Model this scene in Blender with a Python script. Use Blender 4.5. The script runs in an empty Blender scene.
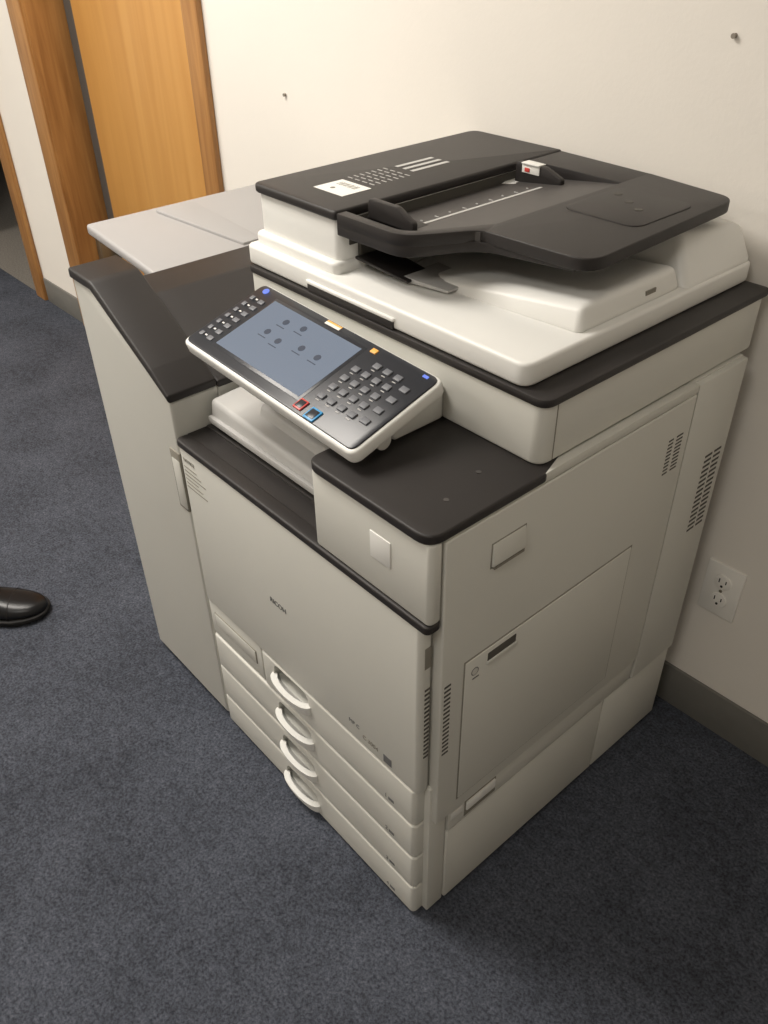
import bpy, bmesh, math
from mathutils import Vector, Matrix
S=bpy.context.scene
S.view_settings.view_transform='Standard'
# ---------------------------------------------------------------- materials
def mat(name,col,rough=.5,metal=0,spec=.5,noise=0,nscale=40,bump=0,bscale=300,coat=0):
    m=bpy.data.materials.new(name);m.use_nodes=True;nt=m.node_tree
    b=nt.nodes['Principled BSDF']
    b.inputs['Roughness'].default_value=rough;b.inputs['Metallic'].default_value=metal
    b.inputs['Specular IOR Level'].default_value=spec
    b.inputs['Coat Weight'].default_value=coat
    tc=nt.nodes.new('ShaderNodeTexCoord')
    n=nt.nodes.new('ShaderNodeTexNoise');n.inputs['Scale'].default_value=nscale;n.inputs['Detail'].default_value=4
    nt.links.new(tc.outputs['Object'],n.inputs['Vector'])
    cr=nt.nodes.new('ShaderNodeValToRGB')
    cr.color_ramp.elements[0].position=.3;cr.color_ramp.elements[1].position=.7
    cr.color_ramp.elements[0].color=tuple(c*(1-noise) for c in col[:3])+(1,)
    cr.color_ramp.elements[1].color=tuple(min(1,c*(1+noise)) for c in col[:3])+(1,)
    nt.links.new(n.outputs['Fac'],cr.inputs[0]);nt.links.new(cr.outputs[0],b.inputs['Base Color'])
    if bump:
        n2=nt.nodes.new('ShaderNodeTexNoise');n2.inputs['Scale'].default_value=bscale;n2.inputs['Detail'].default_value=3
        nt.links.new(tc.outputs['Object'],n2.inputs['Vector'])
        bp=nt.nodes.new('ShaderNodeBump');bp.inputs['Strength'].default_value=bump;bp.inputs['Distance'].default_value=.002
        nt.links.new(n2.outputs['Fac'],bp.inputs['Height']);nt.links.new(bp.outputs[0],b.inputs['Normal'])
    return m
M_white=mat('plastic_offwhite',(.585,.578,.530),.48,noise=.02,nscale=3,bump=.08,bscale=900)
M_lid=mat('plastic_lid',(.74,.735,.70),.42,noise=.015,nscale=3,bump=.06,bscale=900)
M_grey=mat('plastic_lightgrey',(.45,.445,.43),.5,noise=.02,nscale=4,bump=.08,bscale=900)
M_tray=mat('plastic_tray_grey',(.35,.34,.335),.5,noise=.03,nscale=4,bump=.08,bscale=900)
M_black=mat('plastic_dark',(.024,.021,.020),.46,spec=.35,noise=.08,nscale=6,bump=.15,bscale=1200)
M_blackm=mat('plastic_dark_matte',(.035,.031,.029),.6,noise=.08,nscale=6,bump=.15,bscale=1200)
M_recess=mat('plastic_greyblack',(.060,.055,.052),.45,spec=.4,noise=.05)
M_gap=mat('seam_dark',(.07,.065,.055),.8)
M_seam=mat('seam_mid',(.22,.205,.17),.8)
M_lid_line=mat('print_white',(.75,.74,.7),.6)
M_print=mat('print_grey',(.12,.12,.12),.6)
M_glossk=mat('panel_gloss_black',(.022,.024,.03),.3,spec=.4,noise=.05)
M_key=mat('key_grey',(.13,.135,.15),.5)
M_keyblue=mat('key_blue',(.05,.3,.6),.4)
M_keyred=mat('key_red',(.55,.06,.05),.4)
M_keyor=mat('key_orange',(.9,.45,.1),.4)
M_wall=mat('wall_paint',(.78,.742,.68),.85,noise=.02,nscale=2,bump=.15,bscale=160)
M_ceil=mat('ceiling_tile',(.75,.73,.68),.9,noise=.04,nscale=90)
M_base=mat('baseboard_vinyl',(.16,.155,.14),.5,noise=.04)
M_tan=mat('carpet_tan',(.17,.155,.135),.95,noise=.3,nscale=150)
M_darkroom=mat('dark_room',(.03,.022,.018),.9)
M_outlet=mat('outlet_plastic',(.82,.80,.75),.35)
M_slot=mat('outlet_slot',(.02,.02,.02),.6)
M_hinge=mat('hinge_metal',(.3,.27,.2),.4,metal=.8)
M_doorshade=mat('door_gap_shade',(.09,.08,.07),.8)  # shadow of the hinge-side gap, put into the colour
M_nail=mat('nail',(.25,.22,.18),.5)
M_leather=mat('leather_black',(.005,.005,.006),.30,spec=.35,noise=.1,bump=.1,bscale=400,coat=0)
M_sole=mat('sole_rubber',(.012,.011,.011),.7,spec=.3)
def wood(name,c1,c2,axis='Z',sc=1.0):
    m=bpy.data.materials.new(name);m.use_nodes=True;nt=m.node_tree;b=nt.nodes['Principled BSDF']
    tc=nt.nodes.new('ShaderNodeTexCoord');mp=nt.nodes.new('ShaderNodeMapping')
    mp.inputs['Scale'].default_value=(18*sc,18*sc,1.2*sc)
    n=nt.nodes.new('ShaderNodeTexNoise');n.inputs['Scale'].default_value=2.2;n.inputs['Detail'].default_value=7;n.inputs['Distortion'].default_value=.6
    cr=nt.nodes.new('ShaderNodeValToRGB');cr.color_ramp.elements[0].color=c1+(1,);cr.color_ramp.elements[1].color=c2+(1,)
    cr.color_ramp.elements[0].position=.3;cr.color_ramp.elements[1].position=.7
    nt.links.new(tc.outputs['Object'],mp.inputs[0]);nt.links.new(mp.outputs[0],n.inputs['Vector'])
    nt.links.new(n.outputs['Fac'],cr.inputs[0]);nt.links.new(cr.outputs[0],b.inputs['Base Color'])
    b.inputs['Roughness'].default_value=.4
    return m
M_door=wood('door_veneer',(.52,.255,.065),(.60,.315,.09),sc=.5)
M_casing=wood('casing_oak',(.28,.125,.036),(.44,.22,.07),sc=1.3)
# carpet
M_carpet=bpy.data.materials.new('carpet_blue');M_carpet.use_nodes=True
nt=M_carpet.node_tree;b=nt.nodes['Principled BSDF'];b.inputs['Roughness'].default_value=.97;b.inputs['Specular IOR Level'].default_value=.1
tc=nt.nodes.new('ShaderNodeTexCoord')
n1=nt.nodes.new('ShaderNodeTexNoise');n1.inputs['Scale'].default_value=190;n1.inputs['Detail'].default_value=5;n1.inputs['Roughness'].default_value=.75
n2=nt.nodes.new('ShaderNodeTexNoise');n2.inputs['Scale'].default_value=5;n2.inputs['Detail'].default_value=4
n3=nt.nodes.new('ShaderNodeTexNoise');n3.inputs['Scale'].default_value=55;n3.inputs['Detail'].default_value=3
for n in (n1,n2,n3): nt.links.new(tc.outputs['Object'],n.inputs['Vector'])
c1=nt.nodes.new('ShaderNodeValToRGB');c1.color_ramp.elements[0].position=.34;c1.color_ramp.elements[1].position=.68
c1.color_ramp.elements[0].color=(.027,.030,.040,1);c1.color_ramp.elements[1].color=(.122,.133,.162,1)
nt.links.new(n1.outputs['Fac'],c1.inputs[0])
mx=nt.nodes.new('ShaderNodeMix');mx.data_type='RGBA';mx.blend_type='MULTIPLY';mx.inputs[0].default_value=1
ad=nt.nodes.new('ShaderNodeMath');ad.operation='ADD';nt.links.new(n2.outputs['Fac'],ad.inputs[0]);nt.links.new(n3.outputs['Fac'],ad.inputs[1])
c2=nt.nodes.new('ShaderNodeMapRange');c2.inputs['From Min'].default_value=.7;c2.inputs['From Max'].default_value=1.3;c2.inputs['To Min'].default_value=.65;c2.inputs['To Max'].default_value=1.25
nt.links.new(ad.outputs[0],c2.inputs['Value'])
nt.links.new(c1.outputs[0],mx.inputs[6]);nt.links.new(c2.outputs[0],mx.inputs[7]);nt.links.new(mx.outputs[2],b.inputs['Base Color'])
bp=nt.nodes.new('ShaderNodeBump');bp.inputs['Strength'].default_value=.7;bp.inputs['Distance'].default_value=.006
nt.links.new(n1.outputs['Fac'],bp.inputs['Height']);nt.links.new(bp.outputs[0],b.inputs['Normal'])
# emissive screen
def emis(name,col,st,base=(0.02,0.02,0.02)):
    m=bpy.data.materials.new(name);m.use_nodes=True;b=m.node_tree.nodes['Principled BSDF']
    b.inputs['Base Color'].default_value=base+(1,);b.inputs['Emission Color'].default_value=col+(1,);b.inputs['Emission Strength'].default_value=st
    b.inputs['Roughness'].default_value=.25
    return m
M_screen=emis('screen_glow',(.22,.27,.35),.78)
M_icon=emis('screen_icon',(.07,.09,.135),.7)
M_led=emis('led_blue',(.2,.3,1.0),.9)
M_lamp=emis('lamp_diffuser',(1,.95,.88),1.2,(.8,.8,.8))
# ---------------------------------------------------------------- mesh helpers
def link(o,parent=None):
    S.collection.objects.link(o)
    if parent: o.parent=parent
    return o
def empty(name):
    o=bpy.data.objects.new(name,None);o.empty_display_size=.1;return link(o)
def finish(bm,name,m,parent,smooth=True):
    bmesh.ops.recalc_face_normals(bm,faces=bm.faces)
    me=bpy.data.meshes.new(name);bm.to_mesh(me);bm.free()
    me.materials.append(m)
    o=bpy.data.objects.new(name,me)
    if smooth:
        for p in me.polygons:p.use_smooth=True
        try: me.set_sharp_from_angle(angle=math.radians(35))
        except Exception: pass
    return link(o,parent)
def box(name,x0,x1,y0,y1,z0,z1,m,parent=None,bev=.002,seg=2,vb=0):
    """box; vb = radius on vertical edges first, bev on the rest"""
    bm=bmesh.new();bmesh.ops.create_cube(bm,size=1)
    for v in bm.verts:
        v.co=Vector((x0+(v.co.x+.5)*(x1-x0),y0+(v.co.y+.5)*(y1-y0),z0+(v.co.z+.5)*(z1-z0)))
    if vb:
        es=[e for e in bm.edges if abs(e.verts[0].co.z-e.verts[1].co.z)>1e-5 and abs(e.verts[0].co.x-e.verts[1].co.x)<1e-6 and abs(e.verts[0].co.y-e.verts[1].co.y)<1e-6]
        bmesh.ops.bevel(bm,geom=es,offset=vb,segments=5,affect='EDGES',profile=.5)
    if bev:
        es=[e for e in bm.edges if len(e.link_faces)==2 and e.calc_face_angle(0)>.6]
        bmesh.ops.bevel(bm,geom=es,offset=bev,segments=seg,affect='EDGES',profile=.5)
    return finish(bm,name,m,parent)
def rpoly(pts):
    """pts: list of (u,v[,r]) -> rounded polygon list"""
    out=[];n=len(pts)
    for i,p in enumerate(pts):
        r=p[2] if len(p)>2 else 0
        c=Vector(p[:2])
        if r<=0: out.append(c);continue
        a=Vector(pts[i-1][:2])-c;b_=Vector(pts[(i+1)%n][:2])-c
        la,lb=a.length,b_.length;a.normalize();b_.normalize()
        ang=a.angle(b_);d=min(r/math.tan(ang/2),la*.49,lb*.49)
        p0=c+a*d;p1=c+b_*d
        for k in range(7):
            t=k/6;out.append(p0*(1-t)**2+c*2*t*(1-t)+p1*t*t)
    return out
def prism(name,pts,ax,lo,hi,m,parent=None,bev=.002,seg=2,fn=None,tri=False):
    """extrude polygon. ax=2: pts are (x,y); ax=1: pts (x,z); ax=0: pts (y,z)"""
    P=rpoly(pts);bm=bmesh.new()
    def mk(p,h):
        if ax==2:return (p.x,p.y,h)
        if ax==1:return (p.x,h,p.y)
        return (h,p.x,p.y)
    a=[bm.verts.new(mk(p,lo)) for p in P];b_=[bm.verts.new(mk(p,hi)) for p in P]
    bm.faces.new(a);bm.faces.new(b_[::-1])
    n=len(P)
    for i in range(n): bm.faces.new([a[i],b_[i],b_[(i+1)%n],a[(i+1)%n]])
    bmesh.ops.recalc_face_normals(bm,faces=bm.faces)
    if bev:
        caps=[f for f in bm.faces if len(f.verts)>4 or abs(f.normal[ax])>.9]
        es=set(e for f in caps for e in f.edges if e.calc_face_angle(0)>.6)
        bmesh.ops.bevel(bm,geom=list(es),offset=bev,segments=seg,affect='EDGES',profile=.5)
    if tri:
        bmesh.ops.triangulate(bm,faces=[f for f in bm.faces if len(f.verts)>4],ngon_method='EAR_CLIP')
    if fn:
        for v in bm.verts: v.co=Vector(fn(v.co))
    return finish(bm,name,m,parent)
def hexa(name,c8,m,parent=None,bev=.002,seg=2):
    """c8: bottom 4 (ccw) + top 4"""
    bm=bmesh.new();v=[bm.verts.new(c) for c in c8]
    for f in ((3,2,1,0),(4,5,6,7),(0,1,5,4),(1,2,6,5),(2,3,7,6),(3,0,4,7)): bm.faces.new([v[i] for i in f])
    if bev: bmesh.ops.bevel(bm,geom=list(bm.edges),offset=bev,segments=seg,affect='EDGES',profile=.5)
    return finish(bm,name,m,parent)
def cyl(name,c,r,h,ax,m,parent=None,seg=32,bev=.0):
    bm=bmesh.new();bmesh.ops.create_cone(bm,cap_ends=True,segments=seg,radius1=r,radius2=r,depth=h)
    if bev: bmesh.ops.bevel(bm,geom=[e for e in bm.edges if e.calc_face_angle(0)>.9],offset=bev,segments=2,affect='EDGES',profile=.5)
    R={2:Matrix.Identity(3),1:Matrix.Rotation(math.pi/2,3,'X'),0:Matrix.Rotation(math.pi/2,3,'Y')}[ax]
    for v in bm.verts:v.co=R@v.co+Vector(c)
    return finish(bm,name,m,parent)
def text(name,body,size,loc,rot,m,parent,ext=.0002,align='LEFT'):
    cu=bpy.data.curves.new(name,'FONT');cu.body=body;cu.size=size;cu.extrude=ext;cu.align_x=align;cu.materials.append(m)
    o=bpy.data.objects.new(name,cu);o.location=loc;o.rotation_euler=rot;return link(o,parent)
def boolcut(o,cutters):
    for c in cutters:
        md=o.modifiers.new('cut','BOOLEAN');md.operation='DIFFERENCE';md.object=c;md.solver='EXACT'
    dg=bpy.context.evaluated_depsgraph_get();dg.update()
    me=bpy.data.meshes.new_from_object(o.evaluated_get(dg))
    o.modifiers.clear();o.data=me
    for c in cutters: bpy.data.objects.remove(c,do_unlink=True)
    for p in me.polygons:p.use_smooth=True
    try: me.set_sharp_from_angle(angle=math.radians(35))
    except Exception: pass
# ================================================================ PHOTOCOPIER
C=empty('photocopier')
XR=.587
# -- core
box('body_core',.004,.560,.012,.655,.02,.674,M_seam,C,bev=0)
box('caster_1',.03,.08,.05,.10,.0,.03,M_gap,C);box('caster_2',.5,.55,.05,.10,.0,.03,M_gap,C)
box('caster_3',.03,.08,.56,.61,.0,.03,M_gap,C);box('caster_4',.5,.55,.56,.61,.0,.03,M_gap,C)
# front door + drawers
XD=.574
box('front_door',.001,XD,-.006,.0175,.343,.674,M_white,C,bev=.004,seg=3,vb=.008)
zs=[(.257,.340),(.171,.254),(.085,.168),(.006,.082)]
box('drawer_side_panel',.003,.172,-.003,.03,zs[0][0],zs[0][1],M_white,C,bev=.003,vb=.002)
box('drawer_side_slot',.02,.155,-.0045,.0,.285,.318,M_seam,C,bev=.001)
box('drawer_side_slot_face',.022,.153,-.0052,.0,.287,.316,M_white,C,bev=.001)
for i,(a,b_) in enumerate(zs):
    x0=.175 if i==0 else .003
    if i==3: a=.008
    d=box('drawer_%d'%(i+1),x0,.567,-.006,.030,a,b_,M_white,C,bev=.004,seg=3,vb=.009)
    # recess scooped above handle
    zc=b_-(.028,.034,.038,.042)[i]
    xc=.262
    cut=prism('c',[(xc-.052,zc-.014),(xc+.052,zc-.014),(xc+.046,zc+.024,.016),(xc-.046,zc+.024,.016)],1,-.03,.022,M_gap,None,bev=0)
    boolcut(d,[cut])
    box('handle_pocket_%d'%(i+1),xc-.055,xc+.055,.012,.03,zc-.02,zc+.027,M_seam,C,bev=0)
    # crescent handle cup
    bm=bmesh.new();N=24;rows=[]
    for k in range(N+1):
        t=k/N;ang=math.pi*t
        x=xc-.054*math.cos(ang);s=math.sin(ang)**.8
        dep=.020*s;th=.0075
        xi=xc-(.054-th)*math.cos(ang)
        ring=[bm.verts.new(p) for p in ((x,.004,zc-.024-.002*s),(x,-.004-dep*.75,zc-.020-.002*s),(x,-.004-dep,zc-.006),(x,-.004-dep,zc-.002),(xi,-.002-max(0,dep-th),zc-.002),(xi,.004-dep*.3,zc-.016))]
        rows.append(ring)
    for k in range(N):
        for j in range(6): 
            try: bm.faces.new([rows[k][j],rows[k+1][j],rows[k+1][(j+1)%6],rows[k][(j+1)%6]])
            except Exception: pass
    finish(bm,'drawer_handle_%d'%(i+1),M_lid,C)
    text('drawer_label_%d'%(i+1),'%d'%(i+1),.013,(.500,-.0065,a+.012),(math.pi/2,0,0),M_print,C)
    box('drawer_mark_%d'%(i+1),.509,.521,-.0066,-.005,a+.012,a+.018,M_print,C,bev=0)
# front door prints
text('brand_text','RICOH',.014,(.231,-.0065,.492),(math.pi/2,0,0),M_print,C)
text('badge_text','MP C',.011,(.420,-.0065,.374),(math.pi/2,0,0),M_print,C)
text('badge_text_small','C 3004',.012,(.452,-.0065,.362),(math.pi/2,0,0),M_seam,C)
box('badge_square',.500,.517,-.0068,-.005,.354,.370,M_print,C,bev=0)
text('sticker_note','NOTICE',.009,(.014,-.0065,.652),(math.pi/2,0,0),M_seam,C)
for k in range(6):
    box('sticker_line_%d'%k,.012,.05+.012*((k*7)%3),-.0066,-.005,.640-k*.008,.6415-k*.008,M_seam,C,bev=0)
# black trim
box('front_trim',-.001,XR+.0005,-.008,.0175,.674,.687,M_black,C,bev=.003,seg=3,vb=.008)
box('cavity_ledge',.0,.37,.015,.06,.675,.6866,M_black,C,bev=0)
box('cavity_floor',.003,.37,.05,.50,.675,.690,M_blackm,C,bev=0)
# right hand block + black shelf
box('right_block',.365,XR,-.004,.0175,.6875,.8085,M_white,C,bev=.003,seg=2,vb=.008)
box('right_block_rear',.366,XR-.008,.012,.657,.6760,.8215,M_white,C,bev=.002)
box('side_top_rail',XR-.016,XR,.019,.525,.8075,.8218,M_white,C,bev=.001)
box('right_block_label',.482,.519,-.0055,-.002,.737,.777,M_lid,C,bev=.0008)
prism('black_shelf',[(.3625,-.008,.022),(XR+.001,-.008,.026),(XR+.001,.187,.004),(.55,.30),(.3625,.30)],2,.8085,.8225,M_black,C,bev=.003,seg=3)
cyl('shelf_screw',(.545,.06,.8227),.0035,.0008,2,M_recess,C)
cyl('shelf_screw_2',(.53,.13,.8227),.0035,.0008,2,M_recess,C)
# rear column
box('rear_column',.004,.370,.42,.656,.6875,.8212,M_white,C,bev=.003)
# inner paper tray
hexa('inner_tray',[(.008,.055,.693),(.362,.055,.693),(.362,.42,.693),(.008,.42,.693),(.008,.06,.738),(.362,.06,.724),(.362,.42,.762),(.008,.42,.762)],M_grey,C,bev=.008,seg=3)
hexa('inner_tray_raised',[(.10,.085,.72),(.335,.085,.72),(.335,.42,.72),(.10,.42,.72),(.10,.095,.754),(.335,.095,.742),(.335,.42,.785),(.10,.42,.785)],M_grey,C,bev=.008,seg=3)
box('inner_tray_lip',.012,.355,.05,.058,.70,.712,M_grey,C,bev=.002)
# ---- right side panels
sx0,sx1=XR-.030,XR
box('side_main_door',sx0,sx1+.0008,.019,.524,.262,.806,M_white,C,bev=.003,seg=3)
box('side_rear_column',sx0,sx1+.0004,.5265,.658,.208,.819,M_white,C,bev=.003)
box('side_bottom_front_post',.55,.5785,.014,.0495,.010,.3425,M_white,C,bev=.002)
box('side_lower_strip',sx0,sx1-.004,.051,.525,.207,.2600,M_white,C,bev=.002)
box('side_bank_panel_1',sx0,sx1-.005,.051,.449,.014,.205,M_white,C,bev=.003)
box('side_bank_panel_2',sx0,sx1-.005,.4505,.657,.014,.205,M_white,C,bev=.003)
box('grip_recess',sx1-.006,sx1-.0033,.086,.158,.214,.252,M_seam,C,bev=.0008)
box('grip_plate',sx1-.005,sx1-.0005,.089,.155,.228,.250,M_lid,C,bev=.002)
box('grip_label',sx1-.005,sx1-.0035,.056,.082,.232,.249,M_lid,C,bev=.0005)
# bypass tray (frame seam + plate)
box('bypass_seam',sx1-.002,sx1+.0014,.0600,.4260,.2880,.5835,M_seam,C,bev=.0004)
byp=box('bypass_tray',sx1-.001,sx1+.0030,.0625,.4235,.2905,.581,M_white,C,bev=.002,seg=2)
box('bypass_handle_slot',sx1+.0025,sx1+.0036,.104,.160,.557,.573,M_gap,C,bev=.001)
box('bypass_handle_lip',sx1+.0025,sx1+.0055,.102,.162,.553,.5585,M_white,C,bev=.001)
cyl('bypass_icon',(sx1+.0031,.08,.556),.007,.0006,0,M_print,C)
cyl('bypass_icon_in',(sx1+.0034,.08,.556),.0055,.0006,0,M_white,C)
box('bypass_icon_bar',sx1+.0025,sx1+.0036,.076,.088,.542,.544,M_print,C,bev=0)
# door latch
box('latch_frame',sx1-.001,sx1+.0013,.097,.160,.722,.762,M_seam,C,bev=.0005)
hexa('latch_plate',[(sx1,.099,.724),(sx1+.006,.099,.728),(sx1+.006,.158,.728),(sx1,.158,.724),(sx1,.099,.760),(sx1+.0025,.099,.760),(sx1+.0025,.158,.760),(sx1,.158,.760)],M_white,C,bev=.0008)
box('latch_slot',sx1-.0005,sx1+.005,.101,.156,.7215,.726,M_seam,C,bev=0)
# vents
def vents(name,y0,y1,z0,z1,n,x,m=M_gap):
    bm=bmesh.new();h=(z1-z0)/n
    for k in range(n):
        z=z0+h*k
        r=bmesh.ops.create_cube(bm,size=1)
        for v in r['verts']: v.co=Vector((x+v.co.x*.0012,(y0+y1)/2+v.co.y*(y1-y0),z+h*.5+v.co.z*h*.42))
    finish(bm,name,m,C,False)
vents('vent_front_1',.003,.012,.42,.565,17,XD)
vents('vent_front_2',.025,.037,.42,.565,17,XR+.0006)
vents('vent_upper',.470,.482,.688,.752,10,XR+.0006)
vents('vent_upper_2',.490,.506,.688,.752,10,XR+.0006)
vents('vent_rear_1',.596,.616,.515,.672,16,XR+.0003)
vents('vent_rear_2',.622,.642,.515,.672,16,XR+.0003)
box('door_side_grip',XD-.003,XD+.0005,.002,.014,.600,.638,M_seam,C,bev=.001)
# ---------------- SCANNER
ZS=.9157;x0s,x1s,y0s,y1s=-.040,.575,.1887,.690
box('scanner_body',x0s,x1s,y0s,y1s,.8228,.9055,M_white,C,bev=.004,seg=3,vb=.018)
box('scanner_side_seam',x1s-.0005,x1s+.0005,.212,.2135,.826,.903,M_seam,C,bev=0)
prism('scanner_black_rim',[(x0s-.002,y0s-.003,.02),(x1s+.003,y0s-.003,.02),(x1s+.003,y1s+.003,.01),(x0s-.002,y1s+.003,.01)],2,.904,ZS,M_black,C,bev=.003,seg=2)
# lid slab
prism('platen_cover',[(x0s,y0s+.001,.014),(.542,y0s+.001,.02),(.542,y1s,.012),(x0s,y1s,.012)],2,ZS+.001,ZS+.032,M_lid,C,bev=.005,seg=3)
box('platen_handle_gap',.12,.31,y0s-.0015,y0s+.004,ZS+.0005,ZS+.013,M_black,C,bev=.002)
box('platen_handle_lip',.118,.312,y0s-.003,y0s+.01,ZS+.0125,ZS+.018,M_lid,C,bev=.002)
ZL=ZS+.031
# output bulge
hexa('output_tray_bulge',[(.20,.27,ZL-.003),(.53,.30,ZL-.003),(.53,.525,ZL-.003),(.20,.525,ZL-.003),(.21,.29,ZL+.004),(.522,.312,ZL+.034),(.522,.512,ZL+.034),(.21,.505,ZL+.004)],M_lid,C,bev=.010,seg=4)
box('bulge_mark',.5255,.5275,.44,.462,ZL+.012,ZL+.018,M_seam,C,bev=0)
# rear block under tray
hexa('adf_rear_block',[(.16,.50,ZL-.003),(.542,.52,ZL-.003),(.542,.69,ZL-.003),(.16,.69,ZL-.003),(.16,.55,1.012),(.490,.555,1.012),(.515,.688,.995),(.16,.688,1.012)],M_lid,C,bev=.010,seg=4)
# feeder
ZA=1.037
xf0=-.036
box('feeder_body',xf0+.004,.164,.216,.692,ZL-.006,1.026,M_lid,C,bev=.005,seg=3,vb=.012)
box('feeder_base_step',xf0+.001,.168,.205,.692,ZL-.004,ZL+.018,M_lid,C,bev=.005,seg=3,vb=.012)
cover=prism('feeder_cover',[(xf0,.210,.014),(.166,.210,.008),(.168,.697,.004),(xf0,.697,.022)],2,1.023,ZA,M_black,C,bev=.004,seg=3)
box('feeder_mouth',.1635,.1665,.235,.60,.985,1.022,M_gap,C,bev=0)
# input tray : surround in three boards around the sloping paper floor
prism('input_tray_board',[(.362,.304),(.524,.312,.035),(.510,.660,.035),(.350,.683),(.350,.335)],2,1.019,1.0357,M_black,C,bev=.002,seg=3)
prism('input_tray_rear_strip',[(.169,.612),(.353,.612),(.353,.6825),(.169,.694)],2,1.006,1.0354,M_black,C,bev=.0015)
prism('input_tray_front_lip',[(.169,.211),(.300,.213,.05),(.352,.303,.05),(.375,.306),(.362,.338),(.349,.336),(.290,.228,.04),(.169,.228)],2,1.019,1.0352,M_black,C,bev=.0012,seg=2,tri=True)
hexa('input_ramp',[(.166,.224,1.000),(.356,.30,1.020),(.356,.614,1.020),(.166,.614,1.000),(.166,.224,1.009),(.356,.30,1.0335),(.356,.614,1.0335),(.166,.614,1.009)],M_recess,C,bev=0)
hexa('input_ramp_front',[(.166,.2245,1.000),(.288,.2255,1.008),(.354,.338,1.020),(.166,.30,1.000),(.166,.2245,1.0085),(.288,.2255,1.0243),(.354,.338,1.0331),(.166,.30,1.0085)],M_recess,C,bev=0)
prism('input_tray_skirt',[(.167,.2125),(.300,.2145,.05),(.352,.305,.06),(.500,.314),(.500,.330),(.34,.330,.05),(.29,.235,.05),(.167,.235)],2,1.004,1.021,M_black,C,bev=.0015,tri=True,fn=lambda c:(c.x,c.y,c.z if c.z>1.012 else c.z+max(0,c.x-.30)*.06))
# guides
prism('paper_guide_front',[(.175,1.010),(.268,1.020),(.268,1.032,.006),(.235,1.047,.01),(.175,1.047,.008)],1,.262,.272,M_black,C,bev=.002)
box('paper_guide_front_foot',.172,.262,.262,.30,1.012,1.0215,M_black,C,bev=.001)
prism('paper_guide_rear',[(.175,1.010),(.268,1.020),(.268,1.030,.006),(.235,1.042,.01),(.175,1.042,.008)],1,.572,.582,M_black,C,bev=.002)
box('guide_label',.19,.225,.568,.586,1.0415,1.0435,M_lid,C,bev=.0005)
box('guide_label_front',.19,.225,.5705,.5725,1.028,1.042,M_lid_line,C,bev=.0005)
box('guide_label_red',.196,.206,.5695,.572,1.030,1.036,M_keyred,C,bev=.0005)
RZ=lambda x:1.009+(x-.166)*.129
for k in range(9):
    box('ruler_mark_%d'%k,.232,.240 if k%2 else .236,.31+k*.028,.3112+k*.028,RZ(.232)-.001,RZ(.24)+.0004,M_grey,C,bev=0)
hexa('ruler_strip',[(.245,.29,RZ(.245)-.001),(.252,.29,RZ(.252)-.001),(.252,.55,RZ(.252)-.001),(.245,.55,RZ(.245)-.001),(.245,.29,RZ(.245)+.0006),(.252,.29,RZ(.252)+.0006),(.252,.55,RZ(.252)+.0006),(.245,.55,RZ(.245)+.0006)],M_grey,C,bev=0)
box('tray_raised_plate',.365,.490,.45,.59,1.033,1.0372,M_black,C,bev=.0015,vb=.02)
for k,(a,b_) in enumerate(((.385,.555),(.418,.535),(.448,.515))):
    cyl('tray_spot_%d'%k,(a,b_,1.0373),.006,.0008,2,M_gap,C)
# under tray parts
hexa('output_flap',[(.17,.24,ZL+.018),(.27,.25,ZL+.006),(.27,.30,ZL+.006),(.17,.30,ZL+.018),(.17,.24,ZL+.022),(.27,.25,ZL+.010),(.27,.30,ZL+.010),(.17,.30,ZL+.022)],M_black,C,bev=.001)
hexa('output_stopper',[(.25,.255,ZL+.004),(.33,.27,ZL+.004),(.33,.33,ZL+.004),(.25,.33,ZL+.004),(.25,.255,ZL+.012),(.33,.27,ZL+.008),(.33,.33,ZL+.008),(.25,.33,ZL+.012)],M_grey,C,bev=.001)
box('feeder_exit_dark',.1655,.172,.25,.60,ZL+.018,ZL+.05,M_gap,C,bev=0)
# prints on the feeder top
box('top_label',.050,.118,.262,.318,ZA-.001,ZA+.0004,M_lid_line,C,bev=0)
cyl('top_label_icon',(.074,.280,ZA+.0005),.004,.0004,2,M_seam,C)
for k in range(9): box('top_label_barcode_%d'%k,.062+k*.005,.0635+k*.005+.0012*(k%2),.296,.309,ZA,ZA+.0006,M_seam,C,bev=0)
for k in range(7):
    for j in range(4):
        box('top_print_%d_%d'%(k,j),.045+.017*j,.056+.017*j,.332+k*.012,.3342+k*.012,ZA-.001,ZA+.0003,M_grey,C,bev=0)
for k in range(3):
    box('top_bar_%d'%k,.05+k*.018,.058+k*.018,.425,.505,ZA-.001,ZA+.0004,M_grey,C,bev=0)
# ---------------- CONTROL PANEL  local: u along x, v from rear(top) to front(bottom), w normal
px0,px1=.042,.436
top=Vector((px0,.165,.912));topR=Vector((px1,.163,.899));bot=Vector((px0,.013,.865))
ud=(topR-top);pw=ud.length;ud.normalize()
vd=(bot-top);ph=vd.length;vd=(vd-ud*vd.dot(ud)).normalized();nd=ud.cross(vd)*-1
if nd.z<0: nd=-nd
PM=Matrix(((ud.x,-vd.x,nd.x,top.x),(ud.y,-vd.y,nd.y,top.y),(ud.z,-vd.z,nd.z,top.z),(0,0,0,1)))
PN=empty('control_panel');PN.parent=C;PN.matrix_local=PM
prism('panel_shell',[(0,0,.014),(0,-ph,.014),(pw,-ph,.014),(pw,0,.014)],2,-.020,0,M_lid,PN,bev=.004,seg=3)
prism('panel_shell_lower',[(.03,-.02,.02),(.03,-ph+.022,.02),(pw-.03,-ph+.022,.02),(pw-.03,-.02,.02)],2,-.036,-.018,M_lid,PN,bev=.008,seg=3)
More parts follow.
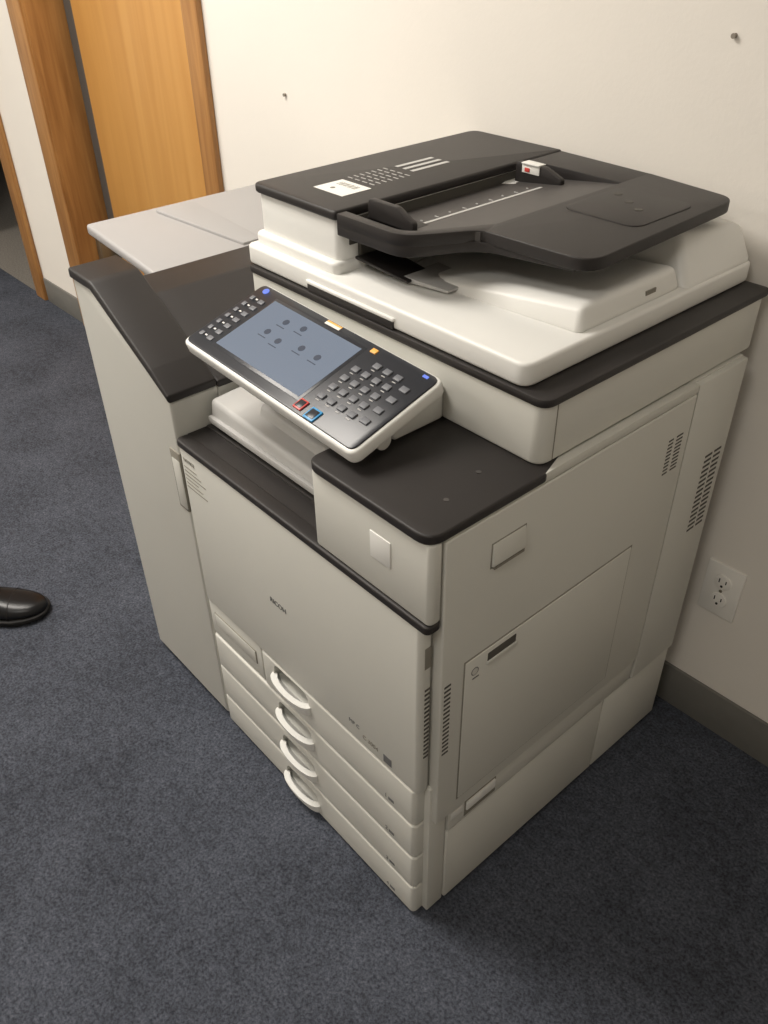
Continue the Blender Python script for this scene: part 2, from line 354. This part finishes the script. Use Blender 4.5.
prism('panel_face',[(.005,-.004,.011),(.005,-ph+.005,.011),(pw-.005,-ph+.005,.011),(pw-.005,-.004,.011)],2,-.002,.0022,M_glossk,PN,bev=.001)
def PB(name,u0,u1,v0,v1,m,h=.003,bev=.0006,vb=0):
    return box(name,u0*pw,u1*pw,-v1*ph,-v0*ph,.0015,h,m,PN,bev=bev,vb=vb)
PB('screen_bezel',.135,.665,.10,.87,M_glossk,.0026)
PB('screen',.145,.650,.135,.835,M_screen,.0030,0)
for k,(u,v) in enumerate(((.29,.28),(.38,.25),(.27,.46),(.35,.49),(.46,.43),(.55,.43))):
    cyl('icon_%d'%k,(u*pw,-v*ph,.0031),.0055,.0006,2,M_icon,PN)
    box('icon_text_%d'%k,u*pw-.009,u*pw+.009,-v*ph-.012,-v*ph-.0105,.0029,.0033,M_icon,PN,bev=0)
for c in range(4):
    for r in range(5):
        if r==0 and c<1: continue
        u=.715+c*.052;v=.22+r*.125
        PB('key_%d_%d'%(c,r),u-.0155,u+.0155,v-.036,v+.026,M_key,.0048,.0012)
        PB('key_print_%d_%d'%(c,r),u-.008,u+.008,v+.042,v+.050,M_grey,.0028,0)
for k in range(4): PB('fn_key_%d'%k,.912,.945,.25+k*.14,.31+k*.14,M_key,.0045,.0008)
PB('key_clear',.685,.712,.07,.12,M_keyor,.0040)
PB('key_stop',.668,.708,.83,.94,M_keyred,.0045,.001)
PB('key_stop_in',.673,.703,.845,.925,M_glossk,.0050,.0005)
PB('key_start',.735,.785,.84,.965,M_keyblue,.0045,.001)
PB('key_start_in',.741,.779,.857,.948,M_glossk,.0050,.0005)
PB('led',.93,.952,.06,.085,M_led,.0035,0)
cyl('led_home',(.060*pw,-.09*ph,.0025),.0055,.002,2,M_led,PN)
PB('panel_sticker',.42,.50,.035,.085,M_keyor,.0027,0)
PB('panel_sticker_white',.42,.50,.055,.085,M_lid_line,.0029,0)
for r in range(7):
    PB('side_key_a%d'%r,.035,.055,.20+r*.1,.25+r*.1,M_key,.0040,.0004)
    PB('side_key_b%d'%r,.085,.115,.20+r*.1,.25+r*.1,M_key,.0035,.0004)
    PB('side_print_%d'%r,.062,.074,.21+r*.1,.225+r*.1,M_lid_line,.0026,0)
# arm joining the panel to scanner
hexa('panel_arm',[(.30,.10,.8225),(.41,.10,.8225),(.41,.189,.8225),(.30,.189,.8225),(.30,.09,.858),(.41,.09,.858),(.41,.189,.876),(.30,.189,.876)],M_lid,C,bev=.006,seg=3)
box('panel_mount',.08,.40,.150,.189,.835,.880,M_lid,C,bev=.006,seg=3)
cyl('panel_pivot',(.405,.075,.838),.012,.03,0,M_lid,C,bev=.002)
# ================= FINISHER
XF=-.289
prof=[(XF,.016),(-.003,.016),(-.003,.748,.01),(-.05,.782,.03),(-.215,.875,.04),(XF,.877,.008)]
prism('finisher_front',prof,1,-.004,.085,M_white,C,bev=.005,seg=3)
prism('finisher_body',[(XF+.001,.016),(-.003,.016),(-.003,.748),(XF+.001,.822)],1,.084,.60,M_white,C,bev=.003)
box('finisher_caster',XF+.03,XF+.08,.05,.1,0,.02,M_gap,C);box('finisher_caster_2',-.08,-.03,.05,.1,0,.02,M_gap,C)
box('finisher_caster_3',XF+.03,XF+.08,.5,.55,0,.02,M_gap,C);box('finisher_caster_4',-.08,-.03,.5,.55,0,.02,M_gap,C)
# dark sloping cover
prism('finisher_top_strip',[(XF-.002,.873),(-.215,.872),(-.045,.776),(-.001,.750),(-.001,.762,.006),(-.045,.793,.03),(-.21,.889,.04),(XF-.002,.892,.008)],1,-.008,.082,M_black,C,bev=.004,seg=3)
prism('finisher_top_rear',[(XF-.001,.815),(-.001,.746),(-.001,.757,.004),(-.06,.784,.03),(-.20,.842,.03),(XF-.001,.844,.006)],1,.082,.602,M_black,C,bev=.004,seg=3)
# door grip
box('finisher_grip',-.034,-.0025,-.0065,.0,.535,.655,M_seam,C,bev=.003)
box('finisher_grip_in',-.030,-.0035,-.0075,.0,.54,.64,M_white,C,bev=.003)
# output tray of finisher
hexa('stack_tray',[(-.555,.145,.846),(XF,.145,.822),(XF,.575,.822),(-.555,.575,.846),(-.555,.145,.868),(XF,.145,.840),(XF,.575,.840),(-.555,.575,.868)],M_tray,C,bev=.006,seg=3)
prism('stack_tray_rib',[(-.535,.285,.01),(-.30,.345),(-.30,.39),(-.535,.375,.01)],2,-.003,.0055,M_tray,C,bev=.003,fn=lambda c:(c.x,c.y,.868-(c.x+.555)/.266*.028+c.z))
hexa('stack_tray_bracket',[(-.40,.2,.70),(XF,.2,.60),(XF,.5,.60),(-.40,.5,.70),(-.50,.2,.846),(XF,.2,.83),(XF,.5,.83),(-.50,.5,.846)],M_tray,C,bev=.004)
# ================= ROOM (rotated slightly relative to the copier)
piv=Vector((.8,.722,0));ra=math.radians(1.1)
RM=Matrix.Translation(piv)@Matrix.Rotation(ra,4,'Z')
def room(o):
    o.data.transform(RM);return o
def rx(x): return x-.8   # local x
def RB(name,x0,x1,y0,y1,z0,z1,m,bev=0,parent=None):
    o=box(name,rx(x0),rx(x1),y0,y1,z0,z1,m,parent,bev=bev);return room(o)
H=2.55
RB('floor',-5.0,2.6,-3.6,.0,-.05,0,M_carpet)
RB('floor_hall',-5.0,.2,.0,2.2,-.05,0,M_tan)
RB('ceiling',-5.0,2.6,-3.6,2.2,H,H+.05,M_ceil)
W=empty('wall_back')
RB('segment_1',-.99,2.6,0,.14,0,H,M_wall,0,W)
RB('segment_2',-2.51,-1.97,0,.14,0,H,M_wall,0,W)
RB('segment_3',-5.0,-3.45,0,.14,0,H,M_wall,0,W)
RB('segment_4',-1.97,-.99,0,.14,2.06,H,M_wall,0,W)
RB('segment_5',-3.45,-2.51,0,.14,2.06,H,M_wall,0,W)
RB('wall_left',-5.1,-5.0,-3.6,2.2,0,H,M_wall)
RB('wall_right',2.6,2.7,-3.6,.14,0,H,M_wall)
RB('wall_front',-5.0,2.6,-3.7,-3.6,0,H,M_wall)
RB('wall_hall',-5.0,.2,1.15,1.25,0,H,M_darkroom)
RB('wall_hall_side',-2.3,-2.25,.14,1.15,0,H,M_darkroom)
RB('baseboard_back',-.93,2.6,-.008,0,0,.10,M_base,.002)
RB('baseboard_back_left',-2.41,-2.08,-.008,0,0,.10,M_base,.002)
RB('baseboard_left',-5.0,-4.992,-3.6,0,0,.10,M_base,.002)
RB('baseboard_right',2.592,2.6,-3.6,0,0,.10,M_base,.002)
# door 1
D=empty('door_1')
RB('door_slab',-1.885,-.995,.115,.155,.01,2.04,M_door,.002,D)
RB('door_shade_strip',-1.958,-1.884,.125,.155,.01,2.04,M_doorshade,0,D)  # solid dark strip painted as the shadow in the hinge-side gap
RB('hinge_1',-1.962,-1.93,.06,.13,1.33,1.43,M_hinge,.002,D)
RB('hinge_2',-1.962,-1.93,.06,.13,.25,.36,M_hinge,.002,D)
T=empty('trim_1')
RB('casing_l',-2.07,-1.965,-.018,.0,0,2.15,M_casing,.004,T)
RB('jamb_l',-1.985,-1.962,-.010,.16,0,2.06,M_casing,.002,T)
RB('casing_r',-.995,-.925,-.018,0,0,2.15,M_casing,.004,T)
RB('jamb_r',-.998,-.985,-.010,.16,0,2.06,M_casing,.002,T)
RB('casing_t',-2.07,-.925,-.018,0,2.05,2.15,M_casing,.004,T)
T2=empty('trim_2')
RB('casing_r',-2.505,-2.42,-.018,0,0,2.15,M_casing,.004,T2)
RB('jamb_r',-2.52,-2.50,-.010,.15,0,2.06,M_casing,.002,T2)
RB('casing_l',-3.54,-3.455,-.018,0,0,2.15,M_casing,.004,T2)
RB('casing_t',-3.54,-2.42,-.018,0,2.05,2.15,M_casing,.004,T2)
# outlet
O=empty('wall_outlet')
ox,oz=.625,.340
RB('plate',ox-.036,ox+.036,-.006,0,oz-.058,oz+.058,M_outlet,.002,O)
for s in (-1,1):
    zc=oz+s*.021
    o=cyl('socket_%d'%(s+2),(rx(ox),-.007,zc),.0165,.004,1,M_outlet,O,bev=.0008);room(o)
    RB('slot_a%d'%(s+2),ox-.0075,ox-.0055,-.0096,-.006,zc-.001,zc+.008,M_slot,0,O)
    RB('slot_b%d'%(s+2),ox+.0055,ox+.0075,-.0096,-.006,zc,zc+.007,M_slot,0,O)
    o=cyl('slot_c%d'%(s+2),(rx(ox),-.0085,zc-.008),.0025,.0024,1,M_slot,O,seg=12);room(o)
o=cyl('screw',(rx(ox),-.0065,oz),.003,.002,1,M_hinge,O,seg=12);room(o)
for i,(x,z) in enumerate(((.427,1.225),(-.62,1.02),(.0,1.32))):
    o=cyl('wall_nail' if i==0 else 'wall_nail.%03d'%i,(rx(x),-.002,z),.0035,.008,1,M_nail,None,seg=12);room(o)
# ================= SHOE
SH=empty('dress_shoe')
def shoe():
    secs=[(0.0,.022,.0,.060),(.03,.032,.0,.072),(.12,.038,.0,.078),(.25,.036,.0,.080),(.40,.036,.0,.078),(.52,.042,.0,.072),(.64,.049,.0,.062),(.76,.051,.0,.052),(.87,.044,.0,.046),(.94,.033,.0,.042),(.98,.020,.0,.036),(1.0,.006,.0,.028)]
    L=.30;bm=bmesh.new();rings=[]
    for (s,w,z0,z1) in secs:
        ring=[];n=16
        for k in range(n):
            a=math.pi*k/(n-1)
            y=w*math.cos(a);y=math.copysign(abs(y/w)**.8*w,y)
            z=.016+(z1-.016)*math.sin(a)**.75
            ring.append(bm.verts.new((s*L,y,z)))
        rings.append(ring)
    for i in range(len(rings)-1):
        for k in range(15): bm.faces.new([rings[i][k],rings[i+1][k],rings[i+1][k+1],rings[i][k+1]])
        bm.faces.new([rings[i][0],rings[i][15],rings[i+1][15],rings[i+1][0]])
    bm.faces.new(rings[0]);bm.faces.new(rings[-1][::-1])
    up=finish(bm,'upper',M_leather,SH)
    md=up.modifiers.new('s','SUBSURF');md.levels=1;md.render_levels=2
    pts=[];
    for (s,w,_,_) in secs: pts.append((s*L*1.012-.002,w+.005))
    for (s,w,_,_) in secs[::-1]: pts.append((s*L*1.012-.002,-w-.005))
    prism('sole',pts,2,.008,.018,M_sole,SH,bev=.002)
    prism('heel',[(-.001,-.03,.02),(.075,-.038),(.075,.038),(-.001,.03,.02)],2,.0,.010,M_sole,SH,bev=.001)
    prism('forefoot',[(.14,-.036),(.20,-.05),(.24,-.05),(.275,-.03,.02),(.275,.03,.02),(.24,.05),(.20,.05),(.14,.036)],2,.0,.010,M_sole,SH,bev=.001)
    bm=bmesh.new()
    bmesh.ops.create_uvsphere(bm,u_segments=24,v_segments=12,radius=1)
    for v in bm.verts: v.co=Vector((.075+v.co.x*.055,v.co.y*.027,.078+v.co.z*.010))
    finish(bm,'opening',M_sole,SH)
    for k in range(5):
        box('lace_%d'%k,.140+k*.012,.145+k*.012,-.017,.017,.076-k*.0030,.0815-k*.0032,M_sole,SH,bev=.001)
    cv=bpy.data.curves.new('toe_cap_seam','CURVE');cv.dimensions='3D';cv.bevel_depth=.0010
    sp=cv.splines.new('POLY');N=14;sp.points.add(N)
    for k in range(N+1):
        a=math.pi*k/N;w=.0505
        sp.points[k].co=(.222,math.copysign(abs(math.cos(a))**.8*w,math.cos(a)),.016+(.0375)*max(0,math.sin(a))**.75,1)
    cv.materials.append(M_sole);o=bpy.data.objects.new('toe_cap_seam',cv);link(o,SH)
shoe()
hd=math.atan2(.75,.66)
toe=Vector((-.565,-.150,0))
SH.location=toe-Vector((math.cos(hd),math.sin(hd),0))*.30
SH.rotation_euler=(0,0,hd)
# ================= LIGHTS
def panel(name,x,y,sx,sy,power,col=(1,.945,.87)):
    P=empty(name)
    box('frame',x-sx/2-.02,x+sx/2+.02,y-sy/2-.02,y+sy/2+.02,H-.02,H,M_ceil,P,bev=0)
    box('diffuser',x-sx/2,x+sx/2,y-sy/2,y+sy/2,H-.026,H-.019,M_lamp,P,bev=0)
    l=bpy.data.lights.new(name+'_light','AREA');l.shape='RECTANGLE';l.size=sx;l.size_y=sy;l.energy=power;l.color=col
    o=bpy.data.objects.new(name+'_light',l);o.location=(x,y,H-.03);link(o,P)
panel('ceiling_light',-.9,-.45,1.2,.6,60)
panel('ceiling_light.001',1.0,-1.3,.6,.6,14)
panel('ceiling_light.002',-3.2,-2.0,1.2,.6,72)
w=bpy.data.worlds.new('w');S.world=w;w.use_nodes=True
w.node_tree.nodes['Background'].inputs[0].default_value=(.9,.8,.65,1);w.node_tree.nodes['Background'].inputs[1].default_value=.05
# ================= CAMERA
cd=bpy.data.cameras.new('camera');cam=bpy.data.objects.new('camera',cd);link(cam)
yaw,pit,rol,f=-.86078,-.63892,-.01779,.84566
fw=Vector((math.cos(pit)*math.sin(yaw),math.cos(pit)*math.cos(yaw),math.sin(pit)))
r=Vector((math.cos(yaw),-math.sin(yaw),0));u=r.cross(fw)
r2=r*math.cos(rol)+u*math.sin(rol);u2=-r*math.sin(rol)+u*math.cos(rol)
Rm=Matrix((r2,u2,-fw)).transposed().to_4x4()
cam.matrix_world=Matrix.Translation((1.10194,-.51453,1.39871))@Rm
cd.sensor_fit='VERTICAL';cd.sensor_height=36;cd.lens=f*1000/1024*36;cd.clip_start=.02
S.camera=cam
